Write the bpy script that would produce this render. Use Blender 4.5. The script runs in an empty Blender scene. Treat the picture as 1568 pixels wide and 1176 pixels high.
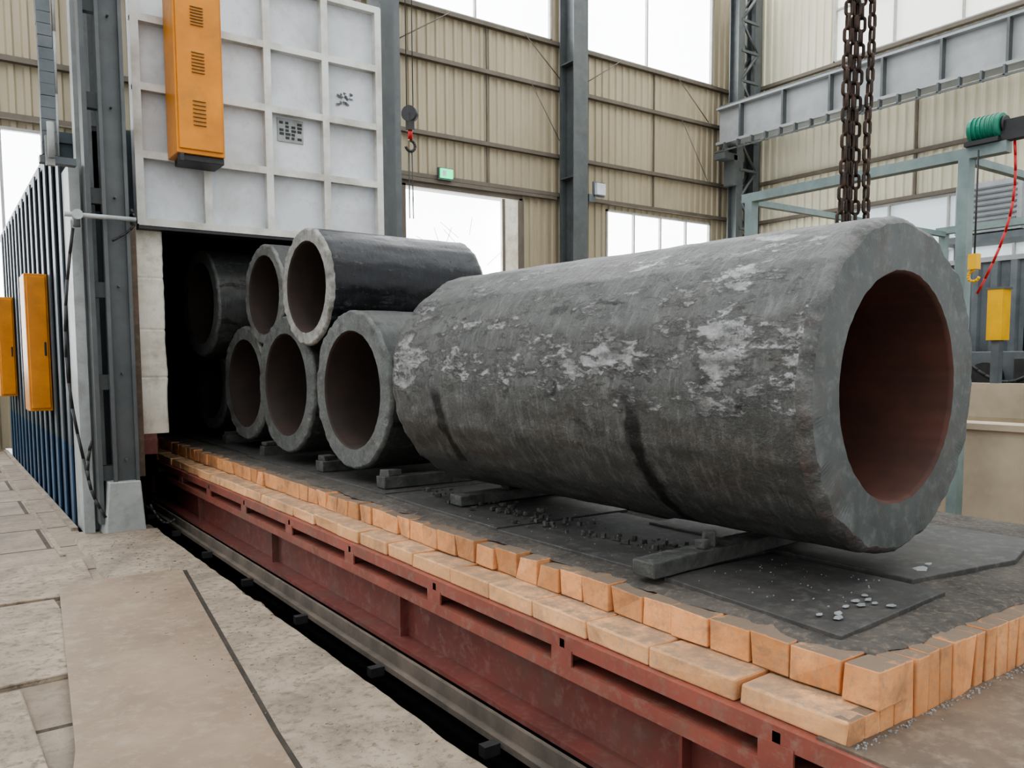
import bpy, bmesh, math, random
from mathutils import Vector, Matrix, noise
random.seed(7)
S=bpy.context.scene
COL=S.collection
try: S.view_settings.look='AgX - Medium High Contrast'
except Exception: pass

# ---------------------------------------------------------------- materials
def nt(name):
    m=bpy.data.materials.new(name); m.use_nodes=True
    t=m.node_tree; b=t.nodes['Principled BSDF']
    return m,t,b
def ramp(t,fac,stops):
    r=t.nodes.new('ShaderNodeValToRGB'); e=r.color_ramp.elements
    e[0].position=stops[0][0]; e[0].color=(*stops[0][1],1)
    e[1].position=stops[-1][0]; e[1].color=(*stops[-1][1],1)
    for p,c in stops[1:-1]:
        n=e.new(p); n.color=(*c,1)
    t.links.new(fac,r.inputs[0]); return r.outputs[0]
def coords(t,scale=(1,1,1)):
    tc=t.nodes.new('ShaderNodeTexCoord'); mp=t.nodes.new('ShaderNodeMapping')
    mp.inputs['Scale'].default_value=scale
    t.links.new(tc.outputs['Object'],mp.inputs[0]); return mp.outputs[0]
def noi(t,vec,scale,detail=6,rough=.6,dist=0):
    n=t.nodes.new('ShaderNodeTexNoise'); n.inputs['Scale'].default_value=scale
    n.inputs['Detail'].default_value=detail; n.inputs['Roughness'].default_value=rough
    n.inputs['Distortion'].default_value=dist
    t.links.new(vec,n.inputs['Vector']); return n.outputs[0]
def mixc(t,fac,a,b,mode='MIX'):
    m=t.nodes.new('ShaderNodeMix'); m.data_type='RGBA'; m.blend_type=mode
    if isinstance(fac,(int,float)): m.inputs[0].default_value=fac
    else: t.links.new(fac,m.inputs[0])
    for i,v in ((6,a),(7,b)):
        if isinstance(v,tuple): m.inputs[i].default_value=(*v,1)
        else: t.links.new(v,m.inputs[i])
    return m.outputs[2]
def mth(t,op,a,b):
    m=t.nodes.new('ShaderNodeMath'); m.operation=op
    for i,v in ((0,a),(1,b)):
        if isinstance(v,(int,float)): m.inputs[i].default_value=v
        else: t.links.new(v,m.inputs[i])
    return m.outputs[0]
def bump(t,b,h,strength=.3,dist=.02):
    n=t.nodes.new('ShaderNodeBump'); n.inputs['Strength'].default_value=strength
    n.inputs['Distance'].default_value=dist
    t.links.new(h,n.inputs['Height']); t.links.new(n.outputs[0],b.inputs['Normal'])
def M(name,c1,c2=None,scale=4,rough=.6,metal=0,bs=.2,bd=.01,stretch=(1,1,1),lo=.35,hi=.65,island=0,fine=None,topdust=None,grime=None):
    m,t,b=nt(name)
    b.inputs['Roughness'].default_value=rough; b.inputs['Metallic'].default_value=metal
    if c2 is None: c2=tuple(x*.8 for x in c1)
    v=coords(t,stretch); n=noi(t,v,scale,8,.62)
    c=ramp(t,n,[(lo,c1),(hi,c2)])
    if fine:
        n2=noi(t,v,scale*7,6,.7); f=ramp(t,n2,[(.5,(0,0,0)),(.68,(1,1,1))])
        c=mixc(t,f,c,fine)
    if grime:
        n5=noi(t,coords(t),grime[1],9,.7,.4); f=ramp(t,n5,[(.5,(0,0,0)),(.7,(grime[2],)*3)])
        c=mixc(t,f,c,grime[0])
    if island:
        g=t.nodes.new('ShaderNodeNewGeometry')
        r=ramp(t,g.outputs['Random Per Island'],[(0,(1-island,)*3),(1,(1+island*.4,)*3)])
        c=mixc(t,1.0,c,r,'MULTIPLY')
    if topdust:
        g=t.nodes.new('ShaderNodeNewGeometry'); s=t.nodes.new('ShaderNodeSeparateXYZ'); t.links.new(g.outputs['Normal'],s.inputs[0])
        n4=noi(t,coords(t),9,8,.75)
        f=ramp(t,mth(t,'MULTIPLY',s.outputs[2],mth(t,'ADD',n4,topdust[1])),[(.42,(0,0,0)),(.62,(1,1,1))])
        c=mixc(t,f,c,topdust[0])
    t.links.new(c,b.inputs['Base Color'])
    if bs: bump(t,b,n,bs,bd)
    return m
def emis(name,col,s):
    m,t,b=nt(name); b.inputs['Base Color'].default_value=(*col,1)
    b.inputs['Emission Color'].default_value=(*col,1); b.inputs['Emission Strength'].default_value=s
    return m

m_col=M('column_paint',(.075,.085,.088),(.105,.117,.118),3,.5,grime=((.06,.055,.05),1.5,.5))
m_girt=M('girt_paint',(.11,.092,.072),(.14,.12,.095),3,.6)
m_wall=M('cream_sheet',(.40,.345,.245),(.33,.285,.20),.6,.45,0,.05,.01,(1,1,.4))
m_wall2=M('cream_sheet_sunlit_tone',(.66,.62,.48),(.56,.53,.41),.6,.45,0,.05,.01,(1,1,.4))  # lighter copy of the cream sheet, sunlit look put into the colour
m_glass=emis('daylight_glazing',(.95,.975,1.0),5.5)
m_glass2=emis('hazy_glazing',(.60,.68,.72),.45)
m_frame=M('window_frame',(.45,.45,.42),None,4,.5)
m_roof=M('roof_sheet',(.36,.36,.34),(.3,.3,.29),1,.6)
m_gird=M('girder_grey',(.27,.285,.29),(.33,.345,.35),2,.5)
m_white=M('door_paint',(.66,.69,.72),(.50,.53,.56),1.3,.5,0,.1,.01,(1,1,1),.4,.75,fine=(.56,.58,.60),grime=((.38,.36,.31),1.3,.5))
m_whiterib=M('door_rib_paint',(.66,.66,.63),(.34,.32,.26),2.4,.5,0,.1,.01,(1,1,1),.42,.75)
m_orange=M('orange_enamel',(.70,.27,.02),(.55,.20,.018),2.5,.4,0,.03,grime=((.30,.14,.03),2.2,.5))
m_orange_d=M('orange_dirty',(.33,.17,.05),(.22,.11,.04),3,.5)
m_black=M('black_steel',(.02,.02,.022),(.035,.035,.035),5,.5)
m_blue=M('furnace_blue',(.022,.075,.15),(.016,.045,.09),3,.45)
m_rib=M('furnace_rib_grey',(.075,.10,.115),(.055,.073,.085),3,.5)
m_ltgrey=M('light_grey_paint',(.40,.43,.43),(.27,.29,.28),2.2,.5,0,.1,grime=((.16,.14,.12),3,.5))
m_refr=M('refractory_fibre',(.76,.73,.64),(.56,.50,.40),2.0,.9,0,.4,.015,(1,1,1),.45,.85,fine=(.64,.59,.49),grime=((.30,.22,.15),2.6,.6))
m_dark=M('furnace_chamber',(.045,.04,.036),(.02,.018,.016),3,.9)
m_red=M('red_oxide',(.165,.045,.036),(.10,.034,.029),2.2,.5,0,.2,.01,(1,1,1),.35,.7,fine=(.18,.09,.075),grime=((.10,.07,.055),2.5,.7))
m_redL=M('red_oxide_light',(.30,.09,.065),(.18,.06,.045),3,.5,0,.2,.01,(1,1,1),.35,.7,fine=(.25,.14,.11),grime=((.15,.10,.075),3.5,.7))
m_dusty=M('dusty_rail',(.15,.12,.095),(.08,.068,.056),5,.85,0,.3)
m_brick=M('fire_brick',(.78,.39,.175),(.58,.25,.095),6,.9,0,.7,.015,(1,1,1),.35,.7,island=.28,fine=(.50,.30,.17),topdust=((.18,.135,.098),.17),grime=((.24,.15,.10),4.5,.8))
m_brickL=M('fire_brick_pale',(.78,.45,.235),(.62,.33,.15),5,.9,0,.7,.015,(1,1,1),.35,.7,island=.12,fine=(.52,.35,.22),topdust=((.30,.21,.14),.06),grime=((.28,.185,.12),4,.75))
m_ash=M('deck_ash',(.105,.092,.08),(.048,.045,.041),5,.92,0,.9,.02,(1,1,1),.35,.65,fine=(.16,.13,.10))
m_plate=M('deck_plate',(.072,.070,.067),(.042,.041,.040),2.5,.65,.1,.5,.01,(1,1,1),.35,.65,fine=(.11,.105,.098),grime=((.095,.083,.07),4,.7))
m_block=M('scale_block',(.04,.045,.04),(.10,.10,.09),9,.8,0,.9,.03,topdust=((.12,.12,.11),-.02))
m_flake=M('mill_scale',(.22,.245,.25),(.36,.37,.37),10,.5,.2,.2)
m_rustpl=M('rusty_platform',(.18,.128,.088),(.095,.075,.058),2.2,.75,0,.3,.01,(1,1,1),.35,.65,fine=(.22,.17,.125),grime=((.07,.06,.05),1.8,.8))
m_plateF=M('floor_plate_rust',(.265,.195,.135),(.175,.128,.09),1.8,.65,0,.3,.01,(1,1,1),.35,.68,fine=(.29,.225,.165),grime=((.33,.27,.205),2.0,.5))
m_edge_shade=M('plate_edge_shade',(.04,.034,.028),(.07,.058,.046),8,.95,0,.5)
m_kerb=M('kerb_concrete',(.36,.295,.225),(.21,.172,.13),3,.9,0,.9,.03,(1,1,1),.35,.68,fine=(.13,.107,.083),grime=((.14,.115,.09),2.0,.75))
m_conc=M('tank_concrete',(.46,.39,.295),(.35,.295,.225),1.5,.9,0,.3,.02)
m_pit=M('pit_dirt',(.05,.043,.037),(.02,.018,.016),4,.95,0,.7,.03)
m_chain=M('chain_steel',(.08,.05,.035),(.03,.024,.021),20,.55,.5,.3)
m_teal=M('teal_frame',(.22,.29,.28),(.15,.2,.2),3,.5)
m_green=M('green_motor',(.02,.22,.14),None,3,.35)
m_yellow=M('yellow_paint',(.80,.45,.015),None,3,.4)
m_redc=M('red_cable',(.5,.02,.02),None,3,.4)
m_mach=M('machine_grey',(.08,.095,.105),(.14,.155,.165),2,.5)
m_exit=emis('exit_sign_green',(.02,.75,.30),1.5)
m_water,t,b=nt('quench_water'); b.inputs['Base Color'].default_value=(.12,.08,.02,1); b.inputs['Roughness'].default_value=.06

m_floor,t,b=nt('floor_concrete')
v=coords(t); n=noi(t,v,1.6,10,.65); n3=noi(t,v,14,6,.7)
c=ramp(t,n,[(.3,(.36,.295,.225)),(.5,(.26,.213,.162)),(.7,(.145,.12,.094))])
br=t.nodes.new('ShaderNodeTexBrick'); t.links.new(coords(t,(.62,.62,1)),br.inputs['Vector'])
br.inputs['Scale'].default_value=1.0; br.inputs['Mortar Size'].default_value=.012
br.inputs['Brick Width'].default_value=.95; br.inputs['Row Height'].default_value=.62
br.inputs['Color1'].default_value=(1,1,1,1); br.inputs['Color2'].default_value=(.82,.8,.78,1); br.inputs['Mortar'].default_value=(.15,.13,.1,1)
c=mixc(t,1.0,c,br.outputs['Color'],'MULTIPLY')
f=ramp(t,n3,[(.5,(0,0,0)),(.7,(.7,.7,.7))]); c=mixc(t,f,c,(.13,.105,.083))
t.links.new(c,b.inputs['Base Color']); b.inputs['Roughness'].default_value=.8; bump(t,b,n3,.4,.02)

def forge(name,dark,mid,light,rust,thr=(.50,.58),rough=(.34,.62),flake_sheen_attr=True,bs=.6,bd=.012,amp=.24,rustf=.5):
    m,t,b=nt(name)
    v1=coords(t,(1,.42,1)); v0=coords(t); v2=coords(t,(.5,2.2,.5))
    a=noi(t,v0,2.6,8,.7)
    c=ramp(t,a,[(.3,dark),(.5,mid),(.70,dark)])
    ws=noi(t,v1,4,6,.65); c=mixc(t,ramp(t,ws,[(.52,(0,0,0)),(.74,(rustf,)*3)]),c,rust)
    fs=noi(t,v2,16,6,.7); c=mixc(t,ramp(t,fs,[(.5,(0,0,0)),(.66,(.25,.25,.25))]),c,light)
    at=t.nodes.new('ShaderNodeAttribute'); at.attribute_name='flake_sheen'
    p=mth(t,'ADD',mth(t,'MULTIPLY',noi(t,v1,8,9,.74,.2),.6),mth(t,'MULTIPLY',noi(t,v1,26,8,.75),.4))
    pw=mth(t,'ADD',p,mth(t,'MULTIPLY',mth(t,'SUBTRACT',at.outputs['Fac'],.5),amp)) if flake_sheen_attr else p
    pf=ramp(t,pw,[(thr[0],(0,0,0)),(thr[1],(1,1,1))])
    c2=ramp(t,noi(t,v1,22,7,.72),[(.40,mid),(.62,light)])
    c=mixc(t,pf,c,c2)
    pit=noi(t,v1,6,8,.7,.5); c=mixc(t,ramp(t,pit,[(.61,(0,0,0)),(.645,(.75,.75,.75))]),c,(dark[0]*.4,dark[1]*.4,dark[2]*.4))
    st=t.nodes.new('ShaderNodeAttribute'); st.attribute_name='stain'
    c=mixc(t,st.outputs['Fac'],c,(.006,.006,.006))
    t.links.new(c,b.inputs['Base Color'])
    r=t.nodes.new('ShaderNodeMapRange'); r.inputs[3].default_value=rough[1]; r.inputs[4].default_value=rough[0]
    t.links.new(pf,r.inputs[0]); t.links.new(r.outputs[0],b.inputs['Roughness'])
    b.inputs['Metallic'].default_value=.3
    bump(t,b,mth(t,'ADD',mth(t,'ADD',pf,mth(t,'MULTIPLY',fs,.8)),mth(t,'MULTIPLY',a,3.0)),bs,bd)
    return m
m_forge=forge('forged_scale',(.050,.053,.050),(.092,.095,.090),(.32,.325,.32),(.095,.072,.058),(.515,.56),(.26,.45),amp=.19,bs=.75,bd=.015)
m_face=M('sawn_end_face',(.105,.12,.117),(.065,.076,.074),2.5,.5,.3,.5,.014,(1,1,1),.3,.7,fine=(.14,.15,.145),grime=((.10,.078,.068),4,.6))
m_cham=M('end_chamfer_scale',(.075,.08,.076),(.13,.135,.13),7,.5,.3,1,.03,(1,1,1),.4,.62,fine=(.17,.16,.15),grime=((.17,.075,.065),2.0,.6))
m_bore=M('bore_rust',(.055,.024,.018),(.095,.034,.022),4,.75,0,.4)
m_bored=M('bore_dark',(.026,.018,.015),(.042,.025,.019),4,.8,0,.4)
m_pipeblk=forge('glossy_black_scale',(.006,.007,.009),(.013,.015,.018),(.045,.048,.052),(.018,.015,.013),(.56,.60),(.17,.28),False,.45,.008)
m_pipegry=forge('dull_scale',(.032,.036,.034),(.058,.062,.059),(.13,.135,.13),(.075,.055,.042),(.55,.61),(.38,.55),False,.6,.01,rustf=.7)
m_rim=M('pale_rim',(.32,.33,.32),(.14,.14,.135),8,.6,.1,.8,.025,(1,1,1),.35,.65,fine=(.36,.28,.18),grime=((.07,.07,.07),5,.7))
m_rimg=M('grey_rim',(.125,.138,.132),(.070,.078,.075),6,.6,.2,.7,.025,(1,1,1),.35,.65,fine=(.18,.17,.15),grime=((.05,.042,.036),5,.8))
m_rimm=M('mid_rim',(.19,.20,.19),(.10,.105,.10),6,.6,.2,.7,.025,(1,1,1),.35,.65,fine=(.23,.22,.19),grime=((.06,.055,.05),5,.8))

# ---------------------------------------------------------------- mesh helpers
def new_obj(name,bm,mats,parent=None,smooth=False,matrix=None,bevel=0):
    bmesh.ops.recalc_face_normals(bm,faces=bm.faces[:])
    me=bpy.data.meshes.new(name); bm.to_mesh(me); bm.free()
    for m in mats: me.materials.append(m)
    if smooth:
        for p in me.polygons: p.use_smooth=True
    o=bpy.data.objects.new(name,me); COL.objects.link(o)
    if matrix is not None: o.matrix_world=matrix
    if parent: o.parent=parent
    if bevel:
        md=o.modifiers.new('bevel','BEVEL'); md.width=bevel; md.segments=2; md.limit_method='ANGLE'
    return o
def empty(name,loc=(0,0,0)):
    e=bpy.data.objects.new(name,None); e.empty_display_size=.2; COL.objects.link(e); return e
def box(bm,x0,x1,y0,y1,z0,z1,mi=0,rot=0,jit=0):
    P=[(x0,y0,z0),(x1,y0,z0),(x1,y1,z0),(x0,y1,z0),(x0,y0,z1),(x1,y0,z1),(x1,y1,z1),(x0,y1,z1)]
    cx,cy=(x0+x1)/2,(y0+y1)/2; cr,sr=math.cos(rot),math.sin(rot)
    vs=[]
    for x,y,z in P:
        dx,dy=x-cx,y-cy
        j=[random.uniform(-jit,jit) for _ in range(3)] if jit else (0,0,0)
        vs.append(bm.verts.new((cx+dx*cr-dy*sr+j[0],cy+dx*sr+dy*cr+j[1],z+j[2])))
    for f in ((0,3,2,1),(4,5,6,7),(0,1,5,4),(1,2,6,5),(2,3,7,6),(3,0,4,7)):
        bm.faces.new([vs[i] for i in f]).material_index=mi
def cyl(bm,p0,p1,r,seg=12,mi=0,r2=None):
    p0=Vector(p0);p1=Vector(p1); d=(p1-p0).normalized()
    u=d.orthogonal().normalized(); w=d.cross(u); r2=r if r2 is None else r2
    A=[];B=[]
    for i in range(seg):
        a=2*math.pi*i/seg; q=u*math.cos(a)+w*math.sin(a)
        A.append(bm.verts.new(p0+q*r)); B.append(bm.verts.new(p1+q*r2))
    for i in range(seg):
        j=(i+1)%seg; f=bm.faces.new((A[i],A[j],B[j],B[i])); f.material_index=mi; f.smooth=True
    bm.faces.new(A[::-1]).material_index=mi; bm.faces.new(B).material_index=mi
def path(bm,pts,r,seg=8,mi=0):
    for a,b in zip(pts[:-1],pts[1:]): cyl(bm,a,b,r,seg,mi)
def arc_pts(a,b,sag,n=12,side=(0,0,-1)):
    a=Vector(a);b=Vector(b);s=Vector(side)
    return [a.lerp(b,i/n)+s*sag*math.sin(math.pi*i/n) for i in range(n+1)]
def corr(bm,axis,c,a0,a1,z0,z1,sign,mi=0,per=.26,h=.045):
    prof=[(0,0),(.42,0),(.54,1),(.86,1)]
    k=math.floor(a0/per)
    u=[(a0,0)]
    while k*per<a1:
        for q,hh in prof:
            p=(k+q)*per
            if a0<p<a1: u.append((p,hh*h))
        k+=1
    u.append((a1,0))
    prev=None
    for p,hh in u:
        if axis=='x': A=bm.verts.new((p,c+sign*hh,z0));B=bm.verts.new((p,c+sign*hh,z1))
        else: A=bm.verts.new((c+sign*hh,p,z0));B=bm.verts.new((c+sign*hh,p,z1))
        if prev: bm.faces.new((prev[0],A,B,prev[1])).material_index=mi
        prev=(A,B)
def ibeam(bm,x,y,z0,z1,w=.4,d=.5,mi=0,t=.03):
    box(bm,x-w/2,x+w/2,y-d/2,y-d/2+t,z0,z1,mi); box(bm,x-w/2,x+w/2,y+d/2-t,y+d/2,z0,z1,mi)
    box(bm,x-t/2,x+t/2,y-d/2+t,y+d/2-t,z0,z1,mi)

# ---------------------------------------------------------------- building shell
YW,XW=18.0,22.0
XL=-12.0
bm=bmesh.new()
box(bm,XL,1.7,-4,8.62,-.6,0); box(bm,XL,1.08,8.62,YW,-.6,0)
box(bm,5.3,XW,-4,YW,-.6,0)
new_obj('floor',bm,[m_floor])
bm=bmesh.new(); box(bm,1.08,5.3,-4,YW,-.66,-.6)
new_obj('pit_floor',bm,[m_pit])

bm=bmesh.new()
def backwall(segs): 
    for x0,x1,z0,z1 in segs: corr(bm,'x',YW,x0,x1,z0,z1,-1)
zs=10.2
bays=[(-9,-3),(-3,3),(3,8.8),(8.8,14.45),(14.45,20.7)]
backwall([(XL,XW,5.95,zs),(XL,XW,13.2,14.2),
 (XL,XL+1,0,5.95),(XL+1,3.0,0,1.3),(3.0,9.55,0,5.95),(13.1,16.15,0,5.95),(16.15,20.6,0,1.6),(20.6,XW,0,5.95)])
for a,b_ in bays: backwall([(a-.3,a+.45,zs,13.2)])
backwall([(XL,-8.7,zs,13.2),(20.6,XW,zs,13.2)])
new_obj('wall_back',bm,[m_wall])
bm=bmesh.new()
for y0,y1,z0,z1 in [(-4,YW,5.9,zs),(-4,YW,13.2,14.2),(-4,YW,0,1.6),(14.4,YW,1.6,5.9),(14.6,YW,zs,13.2),(-4,-2,1.6,5.9)]:
    corr(bm,'y',XW,y0,y1,z0,z1,-1)
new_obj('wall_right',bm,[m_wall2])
bm=bmesh.new()
sky=[]
x=XL
edges=[]
while x<XW:
    edges.append(x); x+=4.25
for i,x in enumerate(edges):
    box(bm,x,min(x+3.0,XW),-4,YW,14.2,14.3,0)
    if x+3.0<XW: sky.append((x+3.0,min(x+4.25,XW)))
for y in (-2,4,10,16):
    box(bm,XL,XW,y-.1,y+.1,13.9,14.2,1)
new_obj('ceiling',bm,[m_roof,m_col])
m_sky=emis('added_skylight_glow',(.96,.985,1),7.2)  # added skylight strips, out of view, glowing to light the hall from above
bm=bmesh.new()
for a,b_ in sky: box(bm,a,b_,-4,YW,14.22,14.26,0)
new_obj('window_1',bm,[m_sky])

n_w=1
def window(x0,x1,z0,z1,axis='x',c=YW,nm=4,nz=1,glass=m_glass):
    global n_w
    n_w+=1
    b=bmesh.new(); t=.06
    def bx(a0,a1,q0,q1,d0,d1,mi):
        if axis=='x': box(b,a0,a1,c+d0,c+d1,q0,q1,mi)
        else: box(b,c+d0,c+d1,a0,a1,q0,q1,mi)
    bx(x0,x1,z0,z1,.06,.08,1)
    bx(x0,x1,z0,z0+t,-.05,.05,0); bx(x0,x1,z1-t,z1,-.05,.05,0)
    bx(x0,x0+t,z0,z1,-.05,.05,0); bx(x1-t,x1,z0,z1,-.05,.05,0)
    for i in range(1,nm):
        a=x0+(x1-x0)*i/nm; bx(a-.025,a+.025,z0,z1,-.04,.05,0)
    for i in range(1,nz):
        q=z0+(z1-z0)*i/nz; bx(x0,x1,q-.025,q+.025,-.04,.05,0)
    new_obj('window_%d'%n_w,b,[m_frame,glass])
for a,b_ in bays: window(a+.45,b_-.3 if b_<20 else 20.6,zs,13.2,nm=2)
window(XL+1,3.0,1.3,5.95,nm=8)
window(16.15,20.6,1.6,5.95,nm=4)
window(-2,14.6,zs,13.2,'y',XW,9,2,glass=emis('soft_glazing',(.85,.86,.78),.75))
window(-2,14.4,1.6,5.9,'y',XW,10,3,glass=m_glass2)

bm=bmesh.new()
box(bm,9.5,13.1,YW-.1,YW+.04,5.85,6.0,0); box(bm,9.45,9.6,YW-.1,YW+.04,0,5.9,0); box(bm,13.0,13.15,YW-.1,YW+.04,0,5.9,0)
box(bm,12.35,12.95,YW-.22,YW-.14,0,5.8,2); box(bm,12.35,12.43,YW-.25,YW-.22,0,5.8,0); box(bm,12.87,12.95,YW-.25,YW-.22,0,5.8,0)
box(bm,9.6,13.0,YW+.3,YW+.32,0,5.85,1)
for i in range(9):
    x=10.6+random.random()*1.6; z=4.1+random.random()*.8
    cyl(bm,(x,YW+.2,z),(x+random.uniform(-.7,.7),YW+.22,z+random.uniform(.2,.9)),.008,5,3)
box(bm,9.3,14.2,YW-.2,YW-.1,5.98,6.06,0)
new_obj('door_1',bm,[m_girt,m_glass,m_refr,m_gird])

bm=bmesh.new()
for z in (1.4,6.12,7.15,8.95,10.12):
    box(bm,XL,XW-.3,YW-.19,YW-.06,z-.05,z+.05)
for x in range(-6,22,3): box(bm,x-.02,x+.02,YW-.1,YW-.06,6.15,10.2)
for a in (8.9,14.6):
    cyl(bm,(a+.2,YW-.25,9.0),(a+1.9,YW-.25,10.1),.015,6); cyl(bm,(a+5.6,YW-.25,9.0),(a+4.2,YW-.25,10.1),.015,6)
    cyl(bm,(a+5.6,YW-.25,7.2),(a+4.4,YW-.25,8.9),.012,6)
new_obj('trim_1',bm,[m_girt])
bm=bmesh.new()
for z in (5.95,7.15,9.0,10.12): box(bm,XW-.19,XW-.06,-4,YW-.3,z-.05,z+.05)
for y in (0,6,12): box(bm,XW-.12,XW-.06,y-.03,y+.03,6,10.2)
new_obj('trim_2',bm,[m_girt])
for x in (-9,-3,3,8.85,14.5):
    bm=bmesh.new(); ibeam(bm,x,YW-.55,0,13.85,.5,.6)
    box(bm,x-.3,x+.3,YW-.9,YW-.2,0,.04)
    for z in (3,6.5,9.5): box(bm,x-.24,x+.24,YW-.82,YW-.28,z,z+.03)
    new_obj('steel_column',bm,[m_col])
bm=bmesh.new()
for x in (20.85,21.65):
    ibeam(bm,x,17.2,0,13.85,.3,.35)
z=0.3;k=0
while z<12.8:
    a,b_=(20.85,21.65) if k%2 else (21.65,20.85)
    cyl(bm,(a,17.05,z),(b_,17.05,z+.9),.05,6); cyl(bm,(a,17.35,z),(b_,17.35,z+.9),.05,6)
    box(bm,20.85,21.65,17.0,17.06,z-.04,z+.04)
    z+=.9;k+=1
box(bm,20.1,20.7,17.0,17.4,7.75,7.94); box(bm,20.55,20.75,17.0,17.4,7.0,7.9)
new_obj('lattice_column',bm,[m_col])
bm=bmesh.new()
gx0,gx1=20.2,20.65
box(bm,gx0-.05,gx1,-2,17.4,9.25,9.31); box(bm,gx0-.05,gx1,-2,17.4,8.2,8.28); box(bm,gx0+.12,gx0+.17,-2,17.4,8.28,9.25)
y=-1.5
while y<17.4:
    box(bm,gx0-.05,gx0+.12,y-.03,y+.03,8.28,9.25,1); y+=1.5
box(bm,gx0+.1,gx0+.2,-2,17.4,9.31,9.41,1)
box(bm,gx0-.12,gx0-.08,-2,17.4,7.95,8.0,1)
y=-2
while y<17.3: box(bm,gx0-.12,gx0+.02,y,y+.05,7.97,8.21,1); y+=.5
new_obj('crane_runway_girder',bm,[m_gird,m_col])
bm=bmesh.new(); box(bm,10.45,10.8,YW-.34,YW-.29,6.1,6.32,1); box(bm,10.42,10.83,YW-.29,YW-.21,6.07,6.35,0)
box(bm,10.5,10.6,YW-.345,YW-.34,6.14,6.27,2)
new_obj('exit_sign',bm,[m_mach,m_exit,m_white])
bm=bmesh.new(); box(bm,15.0,15.3,YW-.95,YW-.85,6.1,6.4,1); box(bm,14.95,15.35,YW-.85,YW-.8,6.05,6.45,0); box(bm,14.8,15.0,YW-.85,YW-.75,5.9,6.1,0)
new_obj('flood_lamp',bm,[m_mach,m_white])

# ---------------------------------------------------------------- furnace
FY=8.8
fur=empty('heat_treatment_furnace')
bm=bmesh.new()
box(bm,1.36,1.64,FY,16.6,0.45,3.8,0); box(bm,4.42,4.58,FY,16.6,.72,3.8,0)
box(bm,1.36,4.58,FY,16.6,3.05,3.85,0); box(bm,1.36,4.58,16.6,17,-.6,3.85,0)
box(bm,1.64,1.93,FY+.02,16.6,.92,3.05,1); box(bm,4.35,4.42,FY+.02,16.6,.72,3.05,1)
box(bm,1.64,4.42,16.4,16.6,-.3,3.05,1)
box(bm,1.36,1.6,FY+.2,16.6,-.6,.45,0)
box(bm,4.93,5.1,FY,16.6,-.6,.72,0); box(bm,4.45,5.1,FY,16.6,.712,.76,0)
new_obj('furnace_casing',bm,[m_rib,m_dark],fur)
bm=bmesh.new()
N=120; zz=[.9+2.08*i/N for i in range(N+1)]; seams=[1.45,1.93,2.43]
rows=[]
for z in zz:
    e=0
    for s_ in seams:
        if abs(z-s_)<.009: e=.004
    w1=.014*noise.noise(Vector((1,2,z*3)))+.005*noise.noise(Vector((1,2,z*13)))
    x0,x1,y0,y1=1.67+e*.5,1.925+w1-e,FY-.17+e+w1*.5,FY+.02
    rows.append([bm.verts.new(p) for p in ((x0,y0,z),(x0+.09,y0-.008+.006*noise.noise(Vector((4,0,z*6))),z),(x0+.18,y0-.006,z),(x1-.015,y0,z),(x1,y0+.02,z),(x1,y1,z),(x0,y1,z))])
for A,B in zip(rows[:-1],rows[1:]):
    for i in range(7): bm.faces.new((A[i],A[(i+1)%7],B[(i+1)%7],B[i]))
bm.faces.new(rows[0][::-1]); bm.faces.new(rows[-1])
box(bm,1.93,4.4,FY-.1,FY+.02,2.9,2.985,1)
box(bm,1.66,1.80,FY-.2,FY,.70,.9,2)
new_obj('ceramic_fibre_jamb',bm,[m_refr,m_dark,m_red],fur)
bm=bmesh.new()
y=9.05
while y<16.8:
    for (z0,z1,mi) in ((-.5,.80,1),(.80,3.75,0)):
        box(bm,1.10,1.36,y-.012,y+.012,z0,z1,mi); box(bm,1.085,1.10,y-.09,y+.09,z0,z1,mi)
    y+=.52
box(bm,1.345,1.36,9,16.9,-.5,.8,1)
box(bm,1.1,1.36,9,16.9,3.7,3.8,0)
for z in (.2,.8): box(bm,1.17,1.36,9,16.9,z-.03,z+.03,1)
new_obj('side_ribs',bm,[m_rib,m_blue],fur)
bm=bmesh.new()
box(bm,1.36,1.54,8.3,8.5,.45,7.5,0)
box(bm,1.34,1.37,8.24,8.3,.45,7.5,0); box(bm,1.53,1.56,8.24,8.3,.45,7.5,0)
box(bm,1.22,1.26,8.32,8.5,.1,7.5,0)
for k in range(9): box(bm,1.26,1.36,8.38,8.46,.5+k*.85,.64+k*.85,0)
box(bm,1.11,1.20,8.5,8.95,.0,3.4,1); box(bm,1.20,1.34,8.64,8.8,0,7.5,1)
box(bm,1.56,1.65,8.66,8.8,.5,3.0,2); box(bm,1.56,1.66,8.5,8.52,.5,2.9,2)
for k in range(8): cyl(bm,(1.45,8.225,.7+k*.8),(1.45,8.30,.7+k*.8),.010,6,0)
new_obj('door_lift_post',bm,[m_col,m_ltgrey,m_rustpl],fur)
bm=bmesh.new()
vs0=[(1.24,8.2,-.1),(1.60,8.2,-.1),(1.60,8.72,-.1),(1.24,8.72,-.1)]; vs1=[(1.29,8.2,.5),(1.56,8.2,.5),(1.56,8.7,.5),(1.29,8.7,.5)]
a=[bm.verts.new(p) for p in vs0]; c_=[bm.verts.new(p) for p in vs1]
bm.faces.new(a[::-1]); bm.faces.new(c_)
for i in range(4): bm.faces.new((a[i],a[(i+1)%4],c_[(i+1)%4],c_[i]))
new_obj('post_foot',bm,[m_ltgrey],fur,bevel=.01)
bm=bmesh.new(); box(bm,4.36,4.54,8.7,9.0,3.0,7.5,0); box(bm,4.30,4.35,8.55,8.72,2.85,5.6,0)
box(bm,1.2,4.54,8.9,9.1,5.9,6.1,0)
box(bm,4.40,4.56,8.7,8.79,.76,3.0,0)
new_obj('door_guide_post',bm,[m_col],fur)
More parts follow.
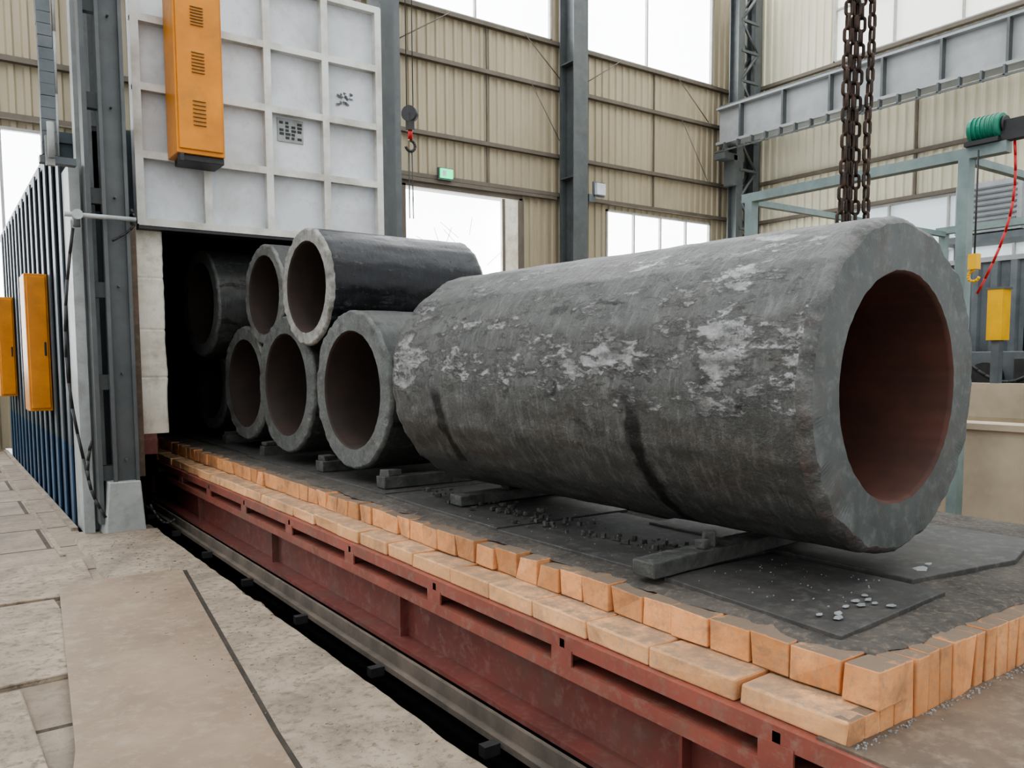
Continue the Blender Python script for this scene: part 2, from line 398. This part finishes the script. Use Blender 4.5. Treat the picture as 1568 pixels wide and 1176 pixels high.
bm=bmesh.new()
path(bm,[(1.02,8.18,2.90),(1.60,8.16,2.90)],.022,8,0)
cyl(bm,(1.12,8.12,2.90),(1.12,8.28,2.90),.045,10,0); cyl(bm,(1.12,8.2,2.80),(1.12,8.2,2.93),.03,8,2)
path(bm,arc_pts((1.1,8.3,2.8),(1.14,8.3,.5),.12,10,(-1,0,0)),.014,6,1)
path(bm,arc_pts((1.57,8.2,3.0),(1.40,8.2,2.7),.1,8,(1,0,0)),.012,6,1)
path(bm,arc_pts((1.65,8.3,.25),(1.85,8.2,.1),.1,8),.012,6,1)
path(bm,arc_pts((1.15,8.15,.9),(1.23,8.1,.2),.08,8,(-1,0,0)),.014,6,1)
new_obj('gas_piping',bm,[m_ltgrey,m_black,m_mach],fur)
bm=bmesh.new()
for k in range(44):
    z=3.4+k*.1; q=.02+.008*math.sin(k*.25)
    box(bm,.86+q,.97+q,8.2,8.3,z,z+.096,0,0,.002)
box(bm,.86,1.14,8.2,8.3,3.33,3.39,0); box(bm,.90,.97,8.15,8.2,3.3,3.55,1); cyl(bm,(.94,8.1,3.35),(.94,8.1,3.65),.03,8,1)
path(bm,arc_pts((1.0,8.22,3.4),(1.0,8.22,7.6),.02,8,(1,0,0)),.015,6,1)
new_obj('cable_chain',bm,[m_mach,m_ltgrey],fur)
for (y,z0,z1) in ((10.2,1.08,2.56),(14.6,1.1,2.6)):
    bm=bmesh.new(); box(bm,.86,1.08,y,y+.5,z0,z1,0); box(bm,.88,1.06,y-.02,y,z0+.03,z1-.03,0)
    box(bm,1.02,1.04,y-.035,y-.02,z0+.6,z0+.75,1)
    new_obj('burner_cover',bm,[m_orange,m_black],fur,bevel=.012)

door=empty('furnace_door')
X0,X1,Z0,Z1=1.69,4.26,2.92,5.5
bm=bmesh.new(); box(bm,X0,X1,8.6,8.7,Z0,Z1,0); box(bm,X0+.05,X1-.05,8.7,8.79,Z0+.08,Z1-.05,1)
new_obj('door_panel',bm,[m_white,m_refr],door)
bm=bmesh.new(); w=.05
for i in range(5):
    x=X0+w/2+(X1-X0-w)*i/4; box(bm,x-w/2,x+w/2,8.5,8.6,Z0,Z1,0); box(bm,x-w/2-.012,x+w/2+.012,8.49,8.5,Z0,Z1,0)
for i in range(5):
    z=Z0+w/2+(Z1-Z0-w)*i/4; box(bm,X0,X1,8.505,8.6,z-w/2,z+w/2,0); box(bm,X0,X1,8.492,8.505,z-w/2-.01,z+w/2+.01,0)
box(bm,X0,X1,8.5,8.75,Z0-.04,Z0,1)
new_obj('door_stiffeners',bm,[m_whiterib,m_black],door)
bm=bmesh.new(); box(bm,3.10,3.38,8.585,8.598,3.92,4.16,0)
for r in range(5):
    for c0 in range(4):
        if random.random()<.85: box(bm,3.12+c0*.065,3.12+c0*.065+random.uniform(.03,.055),8.58,8.585,3.95+r*.038,3.975+r*.038,1)
new_obj('name_plate',bm,[m_ltgrey,m_black],door)
bm=bmesh.new()
for k in range(26):
    x=3.86+random.gauss(0,.05); z=4.50+random.gauss(0,.035); box(bm,x-.02,x+.02,8.59,8.598,z-.012,z+.012,random.randint(0,1),random.random(),.006)
new_obj('peeled_paint',bm,[m_mach,m_white],door)
bm=bmesh.new()
box(bm,1.97,2.41,8.12,8.48,3.55,5.05,0); box(bm,1.95,2.43,8.1,8.14,5.05,5.13,0)
box(bm,1.99,2.39,8.10,8.12,3.59,5.03,0)
for zc,hh in ((4.80,.16),(4.38,.18),(3.92,.22)):
    for k in range(7):
        z=zc-hh/2+hh*k/6; box(bm,2.12,2.24,8.085,8.10,z,z+.014,1)
box(bm,2.03,2.41,8.15,8.48,3.49,3.55,2); box(bm,1.99,2.03,8.1,8.2,3.47,3.55,2)
new_obj('chain_drive_cover',bm,[m_orange,m_orange_d,m_black],door,bevel=.012)

# ---------------------------------------------------------------- bogie car
car=empty('furnace_bogie_car')
BX0,BX1,BY0,BY1=2.25,4.9,1.29,16.2
def rbrick(bm,x0,x1,y0,y1,z0,z1,mi=0,chip=.012,rr_=.006):
    P=[(x0,y0,z0),(x1,y0,z0),(x1,y1,z0),(x0,y1,z0),(x0,y0,z1),(x1,y0,z1),(x1,y1,z1),(x0,y1,z1)]
    cx,cy,cz=(x0+x1)/2,(y0+y1)/2,(z0+z1)/2; r=random.uniform(-rr_,rr_); vs=[]
    for x,y,z in P:
        f=random.random()**4*chip
        x+=math.copysign(f,cx-x); y+=math.copysign(f,cy-y); z+=math.copysign(f if z>cz else 0,cz-z)
        dx,dy=x-cx,y-cy
        vs.append(bm.verts.new((cx+dx-dy*r,cy+dx*r+dy,z)))
    for f in ((0,3,2,1),(4,5,6,7),(0,1,5,4),(1,2,6,5),(2,3,7,6),(3,0,4,7)):
        bm.faces.new([vs[i] for i in f]).material_index=mi
bm=bmesh.new()
y=BY0+.12
while y<12.5:
    L=.175+random.uniform(-.02,.02)
    j=random.uniform(-.006,.006)
    rbrick(bm,BX0+j,BX0+.24+j,y+.002,y+L-.002,.555,.674+random.uniform(-.006,.002),0,.018); y+=L
x=BX0+.13
while x<BX1:
    L=.078; j=random.uniform(-.003,.003)
    rbrick(bm,x+.0015,x+L-.0015,BY0+j,BY0+.23+j,.475,.672+random.uniform(-.005,.002),0,.010); x+=L
rbrick(bm,BX0-.012,BX0+.127,BY0-.008,BY0+.116,.556,.678,0,.012)
x=2.11
while x<BX0+.12:
    rbrick(bm,x,x+.078,BY0+.005,BY0+.06,.475,.555,0,.006); x+=.08
new_obj('edge_bricks',bm,[m_brick],car,bevel=.005)
bm=bmesh.new(); y=BY0+.005
while y<12.5:
    L=.36+random.uniform(-.05,.05); j=random.uniform(-.004,.004)
    rbrick(bm,2.10+j,2.28,y+.0015,y+L-.0015,.475,.556+random.uniform(-.003,.001),0,.018,.003); y+=L
new_obj('ledge_bricks',bm,[m_brickL],car,bevel=.008)
bm=bmesh.new(); nx,ny=60,300
g=[[None]*(ny+1) for _ in range(nx+1)]
ax0,ax1,ay0,ay1=BX0+.08,BX1-.01,BY0+.075,12.8
for i in range(nx+1):
    for j in range(ny+1):
        fx=i/nx; fy=j/ny
        x=ax0+(ax1-ax0)*fx**1.4; y=ay0+(ay1-ay0)*fy**1.3
        e=min(i/3,1); e2=min(j/3,1)
        k1=max(0,1-i/6); k2=max(0,1-j/6)
        x+=k1*(.07*noise.noise(Vector((0,y*4,0)))+.04*noise.noise(Vector((0,y*14,0)))); y+=k2*(.05*noise.noise(Vector((x*4,0,4)))+.02*noise.noise(Vector((x*14,0,4))))
        g[i][j]=bm.verts.new((x,y,.668+.014*min(e,e2)+.006*noise.noise(Vector((x*4,y*4,1)))+.005*noise.noise(Vector((x*18,y*18,1)))))
for i in range(nx):
    for j in range(ny): bm.faces.new((g[i][j],g[i+1][j],g[i+1][j+1],g[i][j+1]))
new_obj('ash_layer',bm,[m_ash],car,smooth=True)
bm=bmesh.new(); box(bm,BX0+.03,BX1,BY0+.12,BY1,.475,.655)
new_obj('hearth_core',bm,[m_brick],car)
bm=bmesh.new()
def plate(pts,z0,z1,mi=0):
    a=[bm.verts.new((p[0],p[1],z0)) for p in pts]; b=[bm.verts.new((p[0],p[1],z1)) for p in pts]
    bm.faces.new(a[::-1]).material_index=mi; bm.faces.new(b).material_index=mi
    for i in range(len(pts)): bm.faces.new((a[i],a[(i+1)%len(pts)],b[(i+1)%len(pts)],b[i])).material_index=mi
plate([(2.38,1.50),(3.17,1.56),(3.15,2.35),(2.45,2.36)],.665,.70)
plate([(3.22,1.72),(3.9,1.62),(4.4,1.75),(4.4,3.2),(3.2,3.2)],.66,.705)
plate([(2.47,2.40),(3.3,2.40),(3.3,3.55),(2.44,3.58)],.665,.698)
plate([(2.46,3.61),(3.4,3.58),(3.4,5.0),(2.48,4.98)],.665,.699)
plate([(2.5,5.02),(4.2,5.02),(4.2,7.9),(2.47,7.95)],.665,.70)
plate([(2.52,8.0),(4.2,8.0),(4.2,12),(2.52,12)],.665,.70)
plate([(3.45,3.25),(4.6,3.25),(4.6,4.95),(3.45,4.95)],.665,.70)
new_obj('deck_plates',bm,[m_plate],car,bevel=.004)
bm=bmesh.new()
box(bm,2.07,2.2,-1.0,BY1,.455,.474,0); box(bm,2.07,2.085,-1.0,BY1,.41,.455,0)
box(bm,2.2,2.23,-1.0,BY1,.27,.455,2)
box(bm,2.06,2.2,-1.0,BY1,.335,.355,0); box(bm,2.06,2.075,-1.0,BY1,.30,.335,0)
y=-.6
while y<BY1:
    box(bm,2.07,2.2,y,y+.03,.35,.455,0); box(bm,2.065,2.075,y-.05,y+.08,.34,.42,0); y+=1.05
box(bm,2.12,2.15,-1.0,BY1,.06,.335,1)
y=-.2
while y<BY1: box(bm,2.07,2.12,y,y+.015,.06,.33,1); y+=2.1
box(bm,2.0,2.25,-1.0,BY1,.04,.065,1)
box(bm,BX1-.05,BX1,-1.0,BY1,.04,.5,1)
for k in range(14): box(bm,2.16,BX1-.05,-.8+k*1.25,-.72+k*1.25,.06,.47,1)
new_obj('steel_frame',bm,[m_redL,m_red,m_dark],car)
bm=bmesh.new()
box(bm,1.92,2.0,-1.0,BY1,-.06,-.03,0); box(bm,1.96,1.98,-1.0,BY1,-.03,.04,0)
y=-.5
while y<BY1: box(bm,1.84,1.92,y,y+.05,-.09,-.04,1); y+=1.1
box(bm,2.6,2.68,-3.5,BY1,-.6,-.45,0); box(bm,4.3,4.38,-3.5,BY1,-.6,-.45,0)
for k in range(9):
    for x in (2.64,4.34): cyl(bm,(x-.06,.2+k*1.8,-.20),(x+.06,.2+k*1.8,-.20),.25,20,1)
for x in (2.64,4.34): box(bm,x-.1,x+.1,-.5,BY1-1,-.2,.06,1)
new_obj('wheel_sets_and_seal',bm,[m_dusty,m_black],car)
bm=bmesh.new()
box(bm,2.09,BX1,-1.0,BY0+.1,.474,.482,0)
for k in range(420):
    x=2.1+random.random()*2.8; y=BY0-.004-abs(random.gauss(0,.013)); s=random.uniform(.002,.006)
    box(bm,x,x+s*1.6,y-s,y,.482,.482+s*.8,1,random.random())
new_obj('end_platform',bm,[m_rustpl,m_flake],car)

# ---------------------------------------------------------------- pipes
def pipe(name,C,yaw,L,R,r,mats,seg=128,rings=60,ch=.03,facet=0,rough=.002,stains=(),seed=0,nf=8,flake_sheen_f=None,ragged=1):
    d=Vector((math.cos(yaw),math.sin(yaw),0)); lx=Vector((d.y,-d.x,0))
    mat=Matrix(((lx.x,d.x,0,C[0]),(lx.y,d.y,0,C[1]),(0,0,1,C[2]),(0,0,0,1)))
    prof=[]
    prof+= [(0.0,r+.012,1),(0.0,(R+r)/2,1),(0.0,R-ch*.9,3),(ch*.45,R-ch*.35,3),(ch*1.3,R-.001,0)]
    for i in range(1,rings): prof.append((ch*1.3+(L-2.6*ch)*i/rings,R,0))
    prof+= [(L-ch*1.3,R-.001,3),(L-ch*.45,R-ch*.35,3),(L,R-ch*.9,1),(L,r+.012,2),(L-.02,r,2)]
    for i in range(1,6): prof.append((L-.02-(L-.04)*i/6,r,2))
    prof+= [(.02,r,2)]
    bm=bmesh.new(); rr=[]; lay=bm.verts.layers.float.new('stain'); lf=bm.verts.layers.float.new('flake_sheen')
    for (t,q,k) in prof:
        row=[]
        for i in range(seg):
            a=2*math.pi*i/seg; qq=q; ca,sa=math.cos(a),math.sin(a)
            if q>(R+r)/2+.001:
                n=noise.noise(Vector((ca*2.2,t*1.6,sa*2.2+seed)))
                n2=noise.noise(Vector((ca*9,t*6,sa*9+seed)))
                ph=((a*nf/math.pi+.15*noise.noise(Vector((t*1.2,a,seed))))%1.0)-.5
                qq+= facet*(-1+4*ph*ph) + rough*n2 + facet*.6*n
                if k in (3,) or (k==1 and t<.001): qq+=ragged*.006*noise.noise(Vector((ca*12,3,sa*12+seed)))+ragged*.004*noise.noise(Vector((ca*30,q*3,sa*30+seed)))
            elif k in (1,2): qq+=ragged*.003*noise.noise(Vector((ca*10,5,sa*10+seed)))
            tt=t
            if t<.12 and q>R-ch: tt=t+ragged*(.008*noise.noise(Vector((ca*8,q*5,sa*8+seed)))+.008*noise.noise(Vector((ca*2,7,sa*2))))
            v=bm.verts.new((qq*ca,tt,qq*sa))
            s=0
            for (ts,a0,a1,wd) in stains:
                if q>R-.01 and a0<a<a1:
                    f=(a-a0)/(a1-a0); wob=.03*noise.noise(Vector((a*4,ts,0))); ww=wd*(1+.5*noise.noise(Vector((a*9,ts,3))))*(1-.25*f)
                    dd=abs(t-ts-wob); s=max(s,max(0,min(1,(ww-dd)/.012+.5))*min(1,f*6)*(1-.25*f))
            v[lay]=s
            v[lf]=flake_sheen_f(a,t) if flake_sheen_f else .5
            row.append(v)
        rr.append((row,k))
    n=len(rr)
    for j in range(n):
        A,k=rr[j]; B,k2=rr[(j+1)%n]
        for i in range(seg):
            f=bm.faces.new((A[i],A[(i+1)%seg],B[(i+1)%seg],B[i])); f.material_index=k; f.smooth=(k!=1)
    return new_obj(name,bm,mats,matrix=mat)
def ff(a,t):  # scale flakes, denser where facets catch light: that sheen is painted into the colour
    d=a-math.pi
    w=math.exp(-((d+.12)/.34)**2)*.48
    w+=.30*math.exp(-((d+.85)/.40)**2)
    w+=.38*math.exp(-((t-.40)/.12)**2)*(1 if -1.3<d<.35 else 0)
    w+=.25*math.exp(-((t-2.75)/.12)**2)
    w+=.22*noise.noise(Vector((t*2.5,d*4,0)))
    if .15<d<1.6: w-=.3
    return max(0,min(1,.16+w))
beta=math.radians(3)
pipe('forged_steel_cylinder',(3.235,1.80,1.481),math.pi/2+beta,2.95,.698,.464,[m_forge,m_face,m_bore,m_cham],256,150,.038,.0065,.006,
     stains=[(.86,math.pi*.99,math.pi*1.46,.042),(2.42,math.pi*1.0,math.pi*1.25,.05)],nf=8,flake_sheen_f=ff,ragged=1.5)
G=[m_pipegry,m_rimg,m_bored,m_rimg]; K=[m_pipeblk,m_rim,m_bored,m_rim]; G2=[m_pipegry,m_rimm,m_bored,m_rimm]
g3=math.radians(3)
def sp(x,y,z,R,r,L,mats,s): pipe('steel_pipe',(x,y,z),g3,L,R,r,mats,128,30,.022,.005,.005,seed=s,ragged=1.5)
sp(2.54,5.64,1.387,.595,.43,1.6,G,1)
sp(2.55,7.05,1.397,.605,.44,1.6,G,2)
sp(2.64,8.48,1.382,.59,.44,1.6,G2,3)
sp(2.70,9.98,1.37,.57,.42,1.5,G,4)
sp(2.50,6.38,2.20,.475,.355,1.46,K,5)
sp(2.64,7.82,2.24,.485,.365,1.5,G2,6)
sp(2.44,9.30,2.24,.585,.43,1.6,G,7)

for (x,y,L,w,h,r) in ((2.36,2.38,1.5,.13,.07,.07),(2.62,4.25,1.25,.13,.068,.03)):
    bm=bmesh.new()
    n=14
    rings=[]
    for i in range(n+1):
        u=i/n; row=[]
        for (dy,dz) in ((0,0),(w,0),(w,h),(0,h)):
            jj=.006 if dz else 0
            px=x+L*u+ (random.uniform(-.008,.008) if 0<i<n else 0); py=y+dy+L*(u-.5)*math.sin(r)+random.uniform(-.005,.005)
            row.append(bm.verts.new((px,py,.706+dz+random.uniform(-jj,0))))
        rings.append(row)
    for A,B in zip(rings[:-1],rings[1:]):
        for i in range(4): bm.faces.new((A[i],A[(i+1)%4],B[(i+1)%4],B[i]))
    bm.faces.new(rings[0]); bm.faces.new(rings[-1])
    for k in range(3):
        bx_=x+.3+.06*k+random.random()*.05; hh=random.uniform(.03,.07); yy=y+.02+.02*k-.45*L*math.sin(r)*.6
        box(bm,bx_,bx_+.05,yy,yy+.05,.706+h-.004,.706+h+hh,0,random.random(),.008)
    new_obj('support_block',bm,[m_block],bevel=.006)
for (x,y,r) in ((2.56,5.15,0),(2.56,6.3,.05),(2.58,7.75,0),(2.64,9.2,0)):
    bm=bmesh.new(); box(bm,x,x+1.4,y,y+.13,.702,.79,0,r,.004); box(bm,x+.02,x+.14,y+.01,y+.11,.79,.83,0,.2,.006)
    new_obj('support_block',bm,[m_block],bevel=.006)
bm=bmesh.new()
def flake(x,y,s,z=.702,mi=0,th=.004):
    n=random.randint(4,6); a0=random.random()*6
    top=[];bot=[]
    tl=random.uniform(-.1,.2)
    for i in range(n):
        a=a0+2*math.pi*i/n; q=s*random.uniform(.5,1.0)
        dx,dy=q*math.cos(a),q*math.sin(a)*.7
        bot.append(bm.verts.new((x+dx,y+dy,z+.0005+max(0,dx*tl)))); top.append(bm.verts.new((x+dx*.9,y+dy*.9,z+th+max(0,dx*tl))))
    bm.faces.new(top).material_index=mi; bm.faces.new(bot[::-1]).material_index=mi
    for i in range(n): bm.faces.new((bot[i],bot[(i+1)%n],top[(i+1)%n],top[i])).material_index=mi
for x,y,s in ((2.52,1.60,.03),(2.56,1.63,.025),(2.50,1.66,.02),(2.66,1.66,.022),(2.72,1.64,.028),(2.75,1.68,.03),(2.8,1.66,.02),(2.78,1.62,.018),(2.84,1.7,.025),
              (3.4,1.78,.05),(3.5,1.80,.03),(2.8,1.57,.03)): flake(x,y,s,.706)
for k in range(110):
    x=random.uniform(2.5,3.1); y=random.uniform(1.6,2.3) if k<45 else random.uniform(2.6,4.1); flake(x,y,random.choice((.002,.003,.004,.006)),.703)
for k in range(170):   # dark fallen scale under the big forging
    y=random.uniform(2.65,5.0); x=2.78+.12*noise.noise(Vector((y*2,0,0)))+random.gauss(0,.07); s=random.choice((.008,.012,.018,.026))
    flake(x,y,s,.702,1,s*.8)
new_obj('mill_scale_flakes',bm,[m_flake,m_block])

# ---------------------------------------------------------------- foreground
bm=bmesh.new()
plate([(.66,6.42),(1.47,6.38),(1.10,3.3),(.93,1.6),(.05,1.6),(.40,3.6)],0.036,.052)
plate([(1.47,6.38),(1.505,6.37),(1.13,3.3),(.965,1.6),(.93,1.6),(1.10,3.3)],0.034,.038,1)  # dark line beside the plate, its edge shadow put into the colour
new_obj('floor_cover_plate',bm,[m_plateF,m_edge_shade])
bm=bmesh.new(); box(bm,1.02,1.08,8.7,17.4,0,.03); box(bm,.80,.84,7.6,17.4,0,.012)
new_obj('edge_angle_trim',bm,[m_kerb])
bm=bmesh.new(); ny=120
ys=[-2+10.2*j/ny for j in range(ny+1)]
rows=[]
for y in ys:
    xi=.98; xr=1.69+.02*noise.noise(Vector((0,y*3,0)))+.018*noise.noise(Vector((0,y*11,0)))
    row=[bm.verts.new((xi+.02*noise.noise(Vector((5,y*2,0))),y,.0)),bm.verts.new((xi+.02,y,.035)),bm.verts.new((xr-.02,y,.035)),bm.verts.new((xr,y,.015)),bm.verts.new((xr,y,-.3))]
    rows.append(row)
for a,b in zip(rows[:-1],rows[1:]):
    for i in range(4): bm.faces.new((a[i],a[i+1],b[i+1],b[i]))
bm.faces.new(rows[-1])
new_obj('kerb_slab',bm,[m_kerb])
bm=bmesh.new()
for (x0,x1,y0,y1,h,r) in ((-.25,.62,4.6,6.1,.035,.03),(-.2,.9,6.2,7.3,.03,-.04),(-1.4,-.3,4.5,6.0,.03,.02),(-.55,.3,2.9,4.5,.03,.02),(-1.5,-.35,6.1,7.5,.04,-.02)):
    box(bm,x0,x1,y0,y1,-.01,h,0,r,.006)
new_obj('paving_slabs',bm,[m_kerb],bevel=.008)
bm=bmesh.new()
for k in range(260):
    x=random.uniform(1.02,1.66); y=random.uniform(2,8.1); s=random.choice((.004,.005,.007,.014)); flake(x,y,s,.036 if not(x<1.5 and y<6.4) else .051)
new_obj('floor_grit',bm,[m_kerb])

# ---------------------------------------------------------------- chain
bm=bmesh.new()
def link(c,up,side,Ls=.10,W=.056,wr=.0105):
    up=up.normalized(); side=(side-up*side.dot(up)).normalized(); nn=up.cross(side)
    pts=[];h=Ls/2-W/2
    for i in range(7): a=math.pi*i/6; pts.append((W/2-wr)*(side*math.cos(a)+up*math.sin(a))+up*h)
    for i in range(7): a=math.pi+math.pi*i/6; pts.append((W/2-wr)*(side*math.cos(a)+up*math.sin(a))-up*h)
    n=len(pts); rows=[]
    for i in range(n):
        tg=(pts[(i+1)%n]-pts[i-1]).normalized(); u=nn; w_=tg.cross(u)
        rows.append([bm.verts.new(c+pts[i]+wr*(u*math.cos(b)+w_*math.sin(b))) for b in [2*math.pi*k/6 for k in range(6)]])
    for i in range(n):
        A=rows[i];B=rows[(i+1)%n]
        for k in range(6):
            f=bm.faces.new((A[k],A[(k+1)%6],B[(k+1)%6],B[k])); f.smooth=True
cx,cy=4.56,2.87
rt=Vector((.815,-.579,0)); fw=Vector((.579,.815,0))
for s,(o0,o1,o2) in enumerate(((-.02,-.045,-.085),(.0,-.01,-.04),(.02,.03,.0),(.045,.055,.045),(.01,.015,-.06))):
    z=.76;k=0
    while z<6.2:
        f=max(0,(z-1.3)/4.9)
        off=o2*(1-f)**2+2*o1*f*(1-f)+o0*f*f
        c=Vector((cx,cy,z))+rt*(off*1.3+.006*math.sin(z*5+s))+fw*(.025*((s%3)-1))
        a=(k%2)*math.pi/2+s*.6
        link(c,Vector((0,0,1)),rt*math.cos(a)+fw*math.sin(a)); z+=.076;k+=1
cyl(bm,(cx,cy,6.15),(cx,cy,6.5),.05,12); cyl(bm,(cx-.15,cy,6.7),(cx+.15,cy,6.7),.25,24); cyl(bm,(cx-.1,cy,6.7),(cx-.1,cy,14.2),.01,6); cyl(bm,(cx+.1,cy,6.7),(cx+.1,cy,14.2),.01,6)
new_obj('lifting_chain',bm,[m_chain])

bm=bmesh.new(); hx,hy=6.75,12.4
cyl(bm,(hx-.05,hy-.04,5.72),(hx+.05,hy+.04,5.72),.13,20); box(bm,hx-.05,hx+.05,hy-.06,hy+.06,5.45,5.72)
cyl(bm,(hx,hy,5.3),(hx,hy,5.5),.04,10,1)
pp=[Vector((hx+.09*math.sin(a),hy,5.2+.09*math.cos(a))) for a in [i*.45 for i in range(11)]]
path(bm,pp,.025,8,0)
for dx in (-.06,.06): cyl(bm,(hx+dx,hy,5.72),(hx+dx,hy,14.2),.008,6)
cyl(bm,(hx-.03,hy,5.1),(hx-.03,hy,4.0),.01,6); cyl(bm,(hx+.03,hy,5.1),(hx+.04,hy,4.0),.01,6)
new_obj('crane_hook',bm,[m_black,m_redc])

# ---------------------------------------------------------------- right side machinery
bm=bmesh.new()
box(bm,8.0,8.12,3.55,6.5,3.46,3.56,0)
for y in (3.92,6.4): box(bm,8.0,8.12,y-.05,y+.05,0,3.46,0)
box(bm,12.5,12.6,3.55,6.5,3.46,3.56,0)
for y in (3.9,6.38): box(bm,8.12,12.5,y-.035,y+.035,3.42,3.49,0)
for y in (3.92,6.4): box(bm,12.5,12.6,y-.05,y+.05,0,3.46,0)
box(bm,7.95,8.15,3.6,3.9,3.56,3.60,3)
cyl(bm,(8.05,3.6,3.71),(8.05,3.88,3.71),.11,20,1); cyl(bm,(8.05,3.57,3.71),(8.05,3.6,3.71),.08,16,3)
for k in range(6): cyl(bm,(8.05,3.64+k*.04,3.71),(8.05,3.65+k*.04,3.71),.118,20,1)
box(bm,8.0,8.1,3.36,3.6,3.56,3.74,3)
path(bm,arc_pts((8.05,3.5,3.55),(8.0,3.75,2.2),.12,10,(0,-1,0)),.012,6,2)
cyl(bm,(7.92,3.75,2.55),(7.92,3.75,3.5),.008,6,3)
box(bm,7.88,7.96,3.71,3.79,2.42,2.56,4)
path(bm,[Vector((7.92,3.75+.05*math.sin(a),2.36+.05*math.cos(a))) for a in [i*.5 for i in range(10)]],.014,6,4)
new_obj('hoist_gantry',bm,[m_teal,m_green,m_redc,m_black,m_yellow])
bm=bmesh.new()
box(bm,8.4,8.7,-3,10,0,.9,0); box(bm,12,12.3,-3,10,0,1.25,0); box(bm,8.7,12,9.7,10,0,.9,0); box(bm,8.36,8.74,-3,10,.9,.96,0)
box(bm,8.7,12,-3,9.7,0,.78,1)
new_obj('quench_tank',bm,[m_conc,m_water])
bm=bmesh.new()
box(bm,12.03,12.27,5.3,5.5,1.85,2.55,0); box(bm,12.08,12.22,5.35,5.45,1.25,1.85,1); box(bm,12.02,12.28,5.28,5.52,2.55,2.58,1)
new_obj('control_pillar',bm,[m_yellow,m_mach])
bm=bmesh.new()
corr(bm,'y',14.5,2,9,0,3.2,-1,0,.3,.06); box(bm,14.45,14.55,2,9,3.2,3.28,1)
for y in (2,4,6,8): box(bm,14.5,14.6,y-.05,y+.05,0,3.2,1)
new_obj('partition_screen',bm,[m_mach,m_gird])
bm=bmesh.new()
box(bm,13.0,13.9,4.6,6.2,0,1.7,0); box(bm,12.9,13.0,4.7,5.5,.9,1.6,1); cyl(bm,(13.4,5.2,1.7),(13.4,5.2,2.2),.2,16,0)
cyl(bm,(12.9,5.9,1.3),(13.0,5.9,1.3),.25,20,1); path(bm,arc_pts((12.9,5.0,1.6),(12.9,6.1,1.5),.3,10),.03,8,1)
box(bm,13.1,13.7,6.6,7.4,0,2.2,0)
new_obj('pump_unit',bm,[m_mach,m_black],bevel=.02)
bm=bmesh.new()
box(bm,19.3,20.0,8.2,9.6,4.4,5.5,0); box(bm,19.2,20.1,7.9,9.9,4.2,4.35,1)
for k in range(8): box(bm,19.26,19.3,8.3,9.5,4.5+k*.12,4.54+k*.12,1)
for y in (8.0,9.8): box(bm,19.3,19.4,y,y+.1,0,4.2,1); box(bm,19.9,20.0,y,y+.1,0,4.2,1)
new_obj('air_cooler_unit',bm,[m_gird,m_mach])

# ---------------------------------------------------------------- light
w=bpy.data.worlds.new('World'); S.world=w; w.use_nodes=True
bg=w.node_tree.nodes['Background']; bg.inputs[0].default_value=(.96,.98,1,1); bg.inputs[1].default_value=1.35

# ---------------------------------------------------------------- camera
cam=bpy.data.cameras.new('camera'); co=bpy.data.objects.new('camera',cam); COL.objects.link(co)
cam.sensor_width=36; cam.lens=28.7; cam.shift_y=.040; cam.clip_end=200
R=Matrix.Rotation(math.radians(-35.4),4,'Z')@Matrix.Rotation(math.radians(90-4.5),4,'X')@Matrix.Rotation(math.radians(-.3),4,'Z')
co.matrix_world=Matrix.Translation((0,0,1.6))@R
S.camera=co
bpy.context.view_layer.update()
